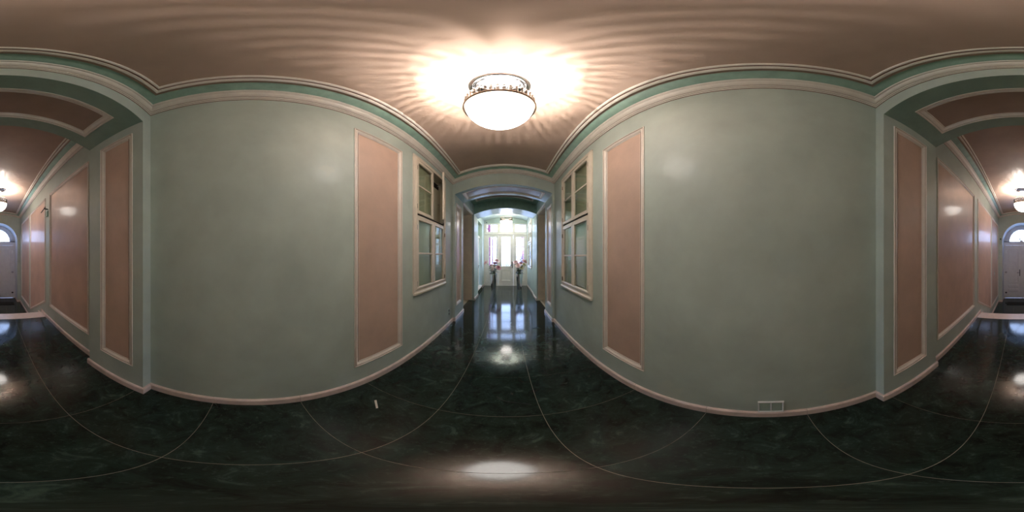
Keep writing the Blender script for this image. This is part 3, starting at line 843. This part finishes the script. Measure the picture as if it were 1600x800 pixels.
# ------------------------------------------------------------------ ceiling lamps
def lamp(x, y, zc, label, bowl='bowl', power=1.0):
    """opal bowl in a crystal band, hung close under a round canopy; zc = ceiling height"""
    dz = zc - 3.475
    r = empty('ceiling_lamp', (x, y, zc)); tag(r, label, 'lamp', 'ceiling lamps along the corridor')
    RB = 0.25
    zr, zt = 2.985 - 3.475, 3.12 - 3.475      # bottom and top of the crystal band
    can = MB().lathe([(0, -0.004), (0.215, -0.004), (0.222, -0.012), (0.222, -0.024), (0.210, -0.034), (0.200, -0.034), (0.196, -0.022), (0.184, -0.020), (0.176, -0.030), (0.168, -0.028), (0.164, -0.014), (0.0, -0.014)], 48).build('canopy', M['chrome'], r, 40)
    MB().lathe([(RB - 0.004, zr - 0.020), (RB + 0.008, zr - 0.022), (RB + 0.016, zr - 0.008), (RB + 0.016, zr + 0.006), (RB + 0.010, zr + 0.014), (RB - 0.004, zr + 0.014)], 64, close=True).build('rim', M['bronze'], r, 50)
    MB().lathe([(RB - 0.008, zt - 0.004), (RB + 0.006, zt - 0.004), (RB + 0.006, zt + 0.004), (RB - 0.008, zt + 0.004)], 64, close=True).build('top_ring', M['ring'], r, 50)
    nb = 14; prof = [(RB - 0.006) * 1.0]
    bp = [((RB - 0.005) * math.cos(pi / 2 * i / nb), zr + 0.005 - 0.255 * math.sin(pi / 2 * i / nb)) for i in range(nb + 1)]
    bi = [((RB - 0.010) * math.cos(pi / 2 * i / nb), zr + 0.005 - 0.250 * math.sin(pi / 2 * i / nb)) for i in range(nb, -1, -1)]
    MB().lathe(bp, 48).build('glass_bowl', M[bowl], r, 80)
    # crystal prisms of the band, alternating tall and paired short ones
    mb = MB(); NC = 40
    for i in range(NC):
        a = 2 * pi * i / NC
        hw = (0.0095 if i % 2 else 0.0115)
        z0, z1 = zr + 0.014, zt - 0.004
        segs = [(z0, z1)] if i % 2 else [(z0, z0 + (z1 - z0) * 0.47), (z0 + (z1 - z0) * 0.53, z1)]
        ca, sa = math.cos(a), math.sin(a)
        for (p, q) in segs:
            rr = [(-hw, RB - 0.004), (0, RB - 0.010), (hw, RB - 0.004), (0, RB + 0.006)]
            vs = []
            for zz in (p, q):
                for (t, rad) in rr: vs.append((rad * ca - t * sa, rad * sa + t * ca, zz))
            mb.add(vs, [(0, 1, 2, 3), (7, 6, 5, 4), (0, 4, 5, 1), (1, 5, 6, 2), (2, 6, 7, 3), (3, 7, 4, 0)])
    tag(mb.build('crystal_band', M['crystal'], r), kind='stuff')
    for k in range(3):
        a = math.radians(90 + 120 * k - 180)
        ca, sa = math.cos(a), math.sin(a)
        mb = MB().tube([(0.205 * ca, 0.205 * sa, -0.03), (0.205 * ca, 0.205 * sa, -0.06), ((RB - 0.012) * ca, (RB - 0.012) * sa, zt - 0.005)], 0.0045, 8)
        mb.build('rod', M['chrome'], r, 50)
        b2 = a + math.radians(60)
        cb, sb = math.cos(b2), math.sin(b2)
        px, py, pz = 0.115 * cb, 0.115 * sb, zr - 0.125
        MB().tube([((RB - 0.014) * cb, (RB - 0.014) * sb, zr - 0.002), (0.214 * cb, 0.214 * sb, zr - 0.085), (0.175 * cb, 0.175 * sb, zr - 0.145), (px, py, zr - 0.175), (px, py, pz - 0.016)], 0.006, 8).build('lamp_arm', M['chrome'], r)
        MB().lathe([(0, -0.020), (0.010, -0.018), (0.018, 0.0), (0.014, 0.016), (0, 0.022)], 14, (px, py, pz)).build('bulb', M['bulb'], r, 60)
        ld = bpy.data.lights.new('bulb_light', 'POINT'); ld.energy = BULB_W * power; ld.color = WARM; ld.shadow_soft_size = 0.015
        lo = bpy.data.objects.new('bulb_light', ld); COL.objects.link(lo); lo.parent = r
        lo.location = (px, py, pz)
    return r

lamp(-0.055, 1.175, Vmain(-0.05) + 0.104, 'round opal glass ceiling lamp with crystal band in the main hall, largest in view')
lamp(-0.094, -4.80, Vrear(-0.09) + 0.104, 'round opal glass ceiling lamp above the stairs in front of the arched door', 'bowl', 1.5)
lamp(-0.035, 6.75, Vves(-0.03) + 0.104, 'round opal glass ceiling lamp in the vestibule in front of the entrance panes', 'bowl_end', 2.8)

# ------------------------------------------------------------------ vases and roses
def vase(x, y, label):
    r = empty('vase', (x, y, 0)); tag(r, label, 'vase', 'chrome floor vases flanking the entrance')
    n = 48; mb = MB(); k = 12; vs = []
    for j in range(k + 1):
        t = j / k; z = 0.70 * t; rad = 0.100 + 0.062 * t ** 1.2
        for i in range(n):
            a = 2 * pi * i / n
            rr = rad * (1 + 0.05 * math.cos(3 * a + 1.6 * t))
            vs.append((rr * math.cos(a), rr * math.sin(a), z))
    fs = [(j * n + i, j * n + (i + 1) % n, (j + 1) * n + (i + 1) % n, (j + 1) * n + i) for j in range(k) for i in range(n)]
    fs.append(tuple(range(n))[::-1])
    mb.add(vs, fs)
    mb.build('body', M['chrome'], r, 60)
    MB().lathe([(0.162, 0.69), (0.169, 0.695), (0.169, 0.705), (0.162, 0.71), (0.154, 0.703), (0.154, 0.66)], 40).build('lip', M['chrome'], r, 60)
    MB().lathe([(0, 0.64), (0.148, 0.645)], 32).build('foam', M['leaf'], r)
    return r

def rose_head(rad):
    mb = MB()
    for (m, rr, tilt, h) in ((3, 0.25, 0.15, 0.9), (5, 0.48, 0.45, 0.85), (6, 0.72, 0.85, 0.7), (7, 0.92, 1.25, 0.45)):
        for i in range(m):
            a = 2 * pi * (i + 0.3 * m) / m
            vs = []
            for v in range(4):
                for u in range(-2, 3):
                    tv = v / 3
                    wdt = rr * rad * 1.2 * math.sin(0.35 + 0.62 * pi * tv * 0.9)
                    lx = u / 2 * wdt * 0.9
                    out = rad * (0.12 + rr * math.sin(tilt) * tv * 1.0 + rr * 0.35 * tv) - 0.10 * rad * (u / 2) ** 2
                    z = rad * (h * tv * math.cos(tilt * 0.6)) - 0.12 * rad * (v == 3) * (tilt > 0.6)
                    vs.append((out * math.cos(a) - lx * math.sin(a), out * math.sin(a) + lx * math.cos(a), z))
            fs = [(v * 5 + u, v * 5 + u + 1, (v + 1) * 5 + u + 1, (v + 1) * 5 + u) for v in range(3) for u in range(4)]
            mb.add(vs, fs)
    return mb

def leaf_mesh(mb, p, d, ln, wd):
    d = Vector(d).normalized(); p = Vector(p)
    s = d.cross(Vector((0, 0, 1)))
    if s.length < 0.05: s = Vector((1, 0, 0))
    s.normalize(); nn = s.cross(d)
    vs = []
    for (t, k) in ((0, 0.0), (0.25, 0.75), (0.5, 1.0), (0.78, 0.6), (1.0, 0.0)):
        c = p + d * ln * t - Vector((0, 0, 0.25 * ln * t * t))
        vs += [c - s * wd * k / 2 + nn * wd * 0.12, c, c + s * wd * k / 2 + nn * wd * 0.12]
    fs = []
    for i in range(4):
        a = i * 3; fs += [(a, a + 1, a + 4, a + 3), (a + 1, a + 2, a + 5, a + 4)]
    mb.add(vs, fs)

def rose(base, head, rad, key, label, group, nleaf=4):
    """one rose standing in a vase: stem, bloom and leaves"""
    b = Vector(base); h = Vector(head)
    r = empty('rose', b); tag(r, label, 'flower', group)
    e = h - b
    mid = Vector((e.x * 0.30, e.y * 0.30, e.z * 0.6))
    MB().tube([(0, 0, 0), mid * 0.5, mid, mid.lerp(e, 0.6) + Vector((0, 0, 0.01)), e], 0.006, 6).build('stem', M['stem'], r, 60)
    bl = rose_head(rad).build('bloom', M[key], r, 60)
    bl.location = e
    dirv = Vector((e.x * 1.3, e.y * 1.3 - 0.25, e.z * 0.55 + 0.1)).normalized()
    bl.rotation_euler = dirv.to_track_quat('Z', 'Y').to_euler()
    for k in range(nleaf):
        t = 0.35 + 0.55 * k / max(1, nleaf - 1)
        c = mid.lerp(e, max(0, (t - 0.4) / 0.6)) if t > 0.4 else mid * (t / 0.4)
        a = random.uniform(0, 2 * pi)
        mb = MB(); leaf_mesh(mb, c, (math.cos(a), math.sin(a), 0.2), random.uniform(0.09, 0.13), random.uniform(0.045, 0.06))
        mb.build('leaf', M['leaf'], r, 60)
    MB().lathe([(0.004, -0.02), (0.016, -0.008), (0.020, 0.006), (0.014, 0.012)], 8).build('calyx', M['stem'], bl)
    return r

def greens(x, y, label, seed):
    rnd = random.Random(seed)
    r = empty('foliage_collar', (x, y, 0.66)); tag(r, label, 'foliage', 'dark leaves round the mouths of the vases')
    for k in range(110):
        a = rnd.uniform(0, 2 * pi); rr = rnd.uniform(0.0, 0.13); z = rnd.uniform(0.05, 0.44)
        mb = MB(); leaf_mesh(mb, (rr * math.cos(a), rr * math.sin(a), z), (math.cos(a), math.sin(a), rnd.uniform(-0.25, 0.7)), rnd.uniform(0.09, 0.15), rnd.uniform(0.055, 0.08))
        mb.build('leaf', M['leaf'], r, 60)
    mb = MB()
    for k in range(12):
        a = 2 * pi * k / 12
        mb.tube([(0.03 * math.cos(a), 0.03 * math.sin(a), 0), (0.10 * math.cos(a), 0.10 * math.sin(a), 0.2)], 0.003, 5)
    mb.build('stem', M['stem'], r)
    return r

def spray(x, y, label, seed):
    rnd = random.Random(seed)
    r = empty('twig_spray', (x, y, 0.68)); tag(r, label, 'twigs', 'grey sprays rising from the vases')
    for k in range(6):
        dx, dy, dz = rnd.uniform(-0.16, 0.16), rnd.uniform(-0.05, 0.08), rnd.uniform(0.55, 0.8)
        mb = MB().tube([(0, 0, 0), (dx * 0.4, dy * 0.4, dz * 0.5), (dx, dy, dz)], 0.004, 5, taper=0.0015)
        for q in range(14):
            t = rnd.uniform(0.45, 1.0)
            leaf_mesh(mb, (dx * t, dy * t, dz * t), (rnd.uniform(-1, 1), rnd.uniform(-1, 1), rnd.uniform(0.2, 1)), 0.05, 0.016)
        mb.build('twig', M['twig'], r)
    return r

VLX, VRX, VY = -0.615, 0.535, 7.26
vase(VLX, VY, 'tall tapered chrome floor vase left of the glazed entrance door')
vase(VRX, VY, 'tall tapered chrome floor vase right of the glazed entrance door')
def at(px, py, Y):
    az = (px - 792.5) / 1600 * 2 * pi; el = (400 - py) / 800 * pi
    return (Y * math.tan(az), Y, 1.5 + Y / math.cos(az) * math.tan(el))
for (px, py, Y, rad, key, lab) in (
    (759.5, 410.5, 7.20, 0.075, 'rose', 'pale pink rose leaning far out to the left of the left vase'),
    (776.5, 408.0, 7.28, 0.085, 'rose', 'pale pink rose at the top right of the left vase'),
    (773.5, 411.5, 7.30, 0.065, 'rose_deep', 'deep pink rose tucked below the top bloom of the left vase'),
    (772.0, 416.2, 7.16, 0.072, 'rose_white', 'blush white rose in the middle of the left vase'),
    (769.6, 420.5, 7.12, 0.055, 'rose_white', 'small blush white rose low in front of the left vase bunch'),
    (778.6, 418.6, 7.20, 0.078, 'rose_deep', 'deep pink rose at the right side of the left vase'),
    (767.5, 415.0, 7.30, 0.06, 'rose', 'half hidden pale pink rose at the back of the left vase')):
    rose((VLX + (px - 770.5) * 0.006, VY - (VY - Y) * 0.2, 0.655), at(px, py, Y), rad * 1.12, key, lab, 'roses in the left vase')
for (px, py, Y, rad, key, lab) in (
    (805.8, 410.0, 7.24, 0.080, 'rose', 'pale pink rose at the upper left of the right vase'),
    (809.6, 415.5, 7.12, 0.085, 'rose', 'large pale pink rose at the front of the right vase'),
    (807.6, 412.5, 7.30, 0.070, 'rose_deep', 'deep pink rose behind the front bloom of the right vase'),
    (819.6, 409.0, 7.26, 0.085, 'rose', 'pale pink rose at the top right of the right vase'),
    (818.6, 413.6, 7.18, 0.060, 'rose_cream', 'cream rose below the right hand bloom of the right vase'),
    (814.6, 418.0, 7.14, 0.070, 'rose_cream', 'greenish cream rose low in the middle of the right vase'),
    (814.0, 411.5, 7.32, 0.060, 'rose_deep', 'deep pink rose at the back of the right vase')):
    rose((VRX + (px - 812.0) * 0.006, VY - (VY - Y) * 0.2, 0.655), at(px, py, Y), rad * 1.12, key, lab, 'roses in the right vase')
greens(VLX, VY, 'dark green leaves filling the mouth of the left vase', 3)
greens(VRX, VY, 'dark green leaves filling the mouth of the right vase', 4)
spray(VLX + 0.02, VY + 0.03, 'thin grey twigs rising behind the roses of the left vase', 5)
spray(VRX + 0.02, VY + 0.03, 'thin grey twigs rising behind the roses of the right vase', 6)

# ------------------------------------------------------------------ small fittings
def socket(name, X, s, y, z, label, w_=0.085, h_=0.085):
    r = empty(name, (X, y, z)); tag(r, label, 'socket')
    MB().bbox(0, 0.008, -w_ / 2, w_ / 2, -h_ / 2, h_ / 2, 0.003, lambda a, b, c: (s * a, b, c)).build('cover_plate', M['socket'], r)
    return r
r = socket('wall_socket', L0, 1, 3.13, 0.30, 'mint painted socket low on the left wall beside the front pier', 0.09, 0.16)
for z in (-0.038, 0.038):
    MB().lathe([(0.026, 0.0), (0.024, 0.004), (0, 0.004)], 16).build('socket_well', M['dark_green'], r)
    q = r.children[-1]; q.location = (0.006, 0, z); q.rotation_euler = (0, pi / 2, 0)
r = empty('socket_box', (R0, -0.048, 0.165)); tag(r, 'flat mint painted double cover plate low on the right wall above the skirting', 'socket')
moulding(rect(-0.08, 0.08, -0.075, 0.085), [(0, 0), (0, 0.016), (0.006, 0.018), (0.012, 0.010)], lambda u, v, wv: (-wv, u, v)).build('frame', M['white'], r)
for u in (-0.036, 0.036):
    MB().bbox(0, 0.010, u - 0.032, u + 0.032, -0.066, 0.076, 0.003, lambda a, b, c: (-a, b, c)).build('cover', M['socket'], r)
MB().box(0, 0.013, -0.005, 0.005, -0.066, 0.076, lambda a, b, c: (-a, b, c)).build('divider', M['white'], r)
r = socket('light_switch', R1, -1, -6.37, 0.80, 'small pale switch plate on the far pink panel near the arched door', 0.085, 0.16)
MB().bbox(0.006, 0.014, -0.03, 0.03, -0.03, 0.03, 0.003, lambda a, b, c: (-a, b, c)).build('rocker', M['white'], r)
r['category'] = 'switch'
r = empty('wall_bracket', (L1, -3.55, 2.58)); tag(r, 'small dark pivoting bracket between two pink panels above the stairs', 'bracket')
MB().bbox(0, 0.03, -0.05, 0.05, -0.16, -0.03, 0.006).build('arm_shadow_box', M['mint_deep'], r)  # deep mint box drawn in place of the green shadow under the arm
MB().tube([(0, 0.0, 0.02), (0.09, 0.0, 0.03)], 0.014, 8).build('pivot', M['black'], r)
MB().tube([(0.08, 0.06, 0.05), (0.10, -0.20, -0.02)], 0.011, 8).build('arm', M['black'], r)
r = empty('wall_camera', (0.865, YE, 2.28)); tag(r, 'small security camera with black lens on the end wall beside the arched door', 'camera')
MB().bbox(-0.03, 0.03, 0, 0.03, -0.26, 0.0, 0.006).build('back_box', M['socket'], r)
MB().tube([(0, 0.02, 0), (0, 0.09, 0.01)], 0.018, 10).build('arm', M['white'], r)
MB().lathe([(0, -0.035), (0.028, -0.025), (0.036, 0), (0.028, 0.025), (0, 0.035)], 16, (0, 0.11, 0.01)).build('lens', M['black'], r, 60)

dm = MB().bbox(-0.85, 0.55, -7.60, -7.12, ZL + 0.0005, ZL + 0.014, 0.004).build('doormat', M['mat']); tag(dm, 'black doormat on the lower floor in front of the arched door', 'mat')
sc_ = MB().add([(-0.892, 0.840, 0.001), (-0.884, 0.856, 0.002), (-0.790, 0.780, 0.004), (-0.796, 0.766, 0.002), (-0.842, 0.812, 0.009)], [(0, 1, 4), (1, 2, 4), (2, 3, 4), (3, 0, 4), (0, 3, 2, 1)]).build('paper_scrap', M['scrap'])
tag(sc_, 'tiny white scrap lying on the dark floor near the left wall', 'scrap')
cdm = MB().tube([(-0.083, 1.278, 0.003), (-0.05, 1.235, 0.004), (0.0, 1.203, 0.003), (0.05, 1.19, 0.004), (0.11, 1.17, 0.003), (0.171, 1.151, 0.003)], 0.0042, 6).build('thread', M['cord'])
tag(cdm, 'thin black thread lying on the dark floor below the main lamp', 'thread')

# ------------------------------------------------------------------ outside the entrance
g = MB().box(-14, 14, 8.35, 40, -0.35, -0.05).build('ground', M['paving']); struct(g, 'pale paved forecourt outside the entrance door', 'ground')
p = empty('porch_post', (-1.10, 9.9, -0.05)); tag(p, 'mauve timber porch post outside the left sidelight', 'post')
MB().bbox(-0.08, 0.08, -0.08, 0.08, 0, 4.2, 0.01).build('shaft', M['mauve'], p)
MB().bbox(0.17, 0.22, -0.03, 0.03, 0, 4.2, 0.006).build('downpipe', M['mauve'], p)
MB().tube([(-0.02, 0, 3.1), (-0.6, 0, 4.0)], 0.03, 6).build('brace', M['mauve'], p)
h = empty('house', (0, 24, -0.05)); tag(h, 'white rendered house across the forecourt seen through the door panes', 'building')
MB().box(-6, 3.0, 0, 6, 0, 3.4).build('wall', M['render'], h)
MB().prism([(-6.3, 3.4), (3.3, 3.4), (3.0, 4.0), (-6.0, 4.0)], -0.3, 6.3, lambda u, v, wv: (u, wv, v)).build('roof', M['render'], h)
for x in (-3.6, -1.2, 0.9):
    f_ = MB().box(x - 0.45, x + 0.45, -0.04, 0.0, 1.1, 2.3).build('window', M['white'], h)
    MB().box(x - 0.38, x + 0.38, -0.05, -0.03, 1.17, 2.23).build('pane', M['pane_dark'], f_)
h = empty('gable_house', (2.75, 19, -0.05)); tag(h, 'pink gabled house whose slope shows in the right transom pane', 'building')
MB().box(-0.75, 2.4, 0, 3, 0, 4.0).build('wall', M['pinkwall'], h)
MB().prism([(-0.9, 4.0), (2.5, 4.0), (0.8, 6.6)], -0.2, 3.2, lambda u, v, wv: (u, wv, v)).build('roof', M['pinkwall'], h)

def shrub(name, loc, sx, sz, nleaf, key, label, ls=0.07, cat='shrub', trunk=0.0):
    rnd = random.Random(len(label))
    r = empty(name, loc); tag(r, label, cat)
    mb = MB()
    for k in range(nleaf):
        while True:
            q = Vector((rnd.uniform(-1, 1), rnd.uniform(-1, 1), rnd.uniform(-1, 1)))
            if q.length < 1: break
        c = (q.x * sx, q.y * sx, trunk + sz + q.z * sz)
        leaf_mesh(mb, c, (rnd.uniform(-1, 1), rnd.uniform(-1, 1), rnd.uniform(-0.3, 1)), ls * rnd.uniform(0.7, 1.3), ls * 0.5)
    tag(mb.build('foliage', M[key], r), kind='stuff')
    mb = MB()
    mb.tube([(0, 0, 0), (0.02, 0.01, trunk + sz * 0.5)], 0.02 + trunk * 0.02, 8)
    for k in range(5):
        a = 2 * pi * k / 5
        mb.tube([(0.01, 0.005, trunk + sz * 0.35), (sx * 0.6 * math.cos(a), sx * 0.6 * math.sin(a), trunk + sz * 1.3)], 0.012 + trunk * 0.006, 6)
    mb.build('branches', M['bark'], r)
    return r
shrub('shrub', (-0.08, 10.6, -0.05), 0.48, 0.57, 1600, 'bush', 'low rounded shrub outside the door, behind its lowest pane')
shrub('shrub', (1.02, 10.4, -0.05), 0.26, 0.95, 1300, 'bush', 'taller slender shrub outside the right sidelight')
# tree behind the fanlight of the rear door, and its ground
g = MB().box(-14, 14, -40, YD - 0.25, -1.0, ZL - 0.03).build('ground', M['paving']); struct(g, 'pale ground outside the arched rear door', 'ground')
shrub('tree', (-0.3, -14.0, ZL - 0.03), 1.9, 1.3, 260, 'russet', 'sparse russet tree showing through the fanlight of the arched door', 0.10, 'tree', 2.4)
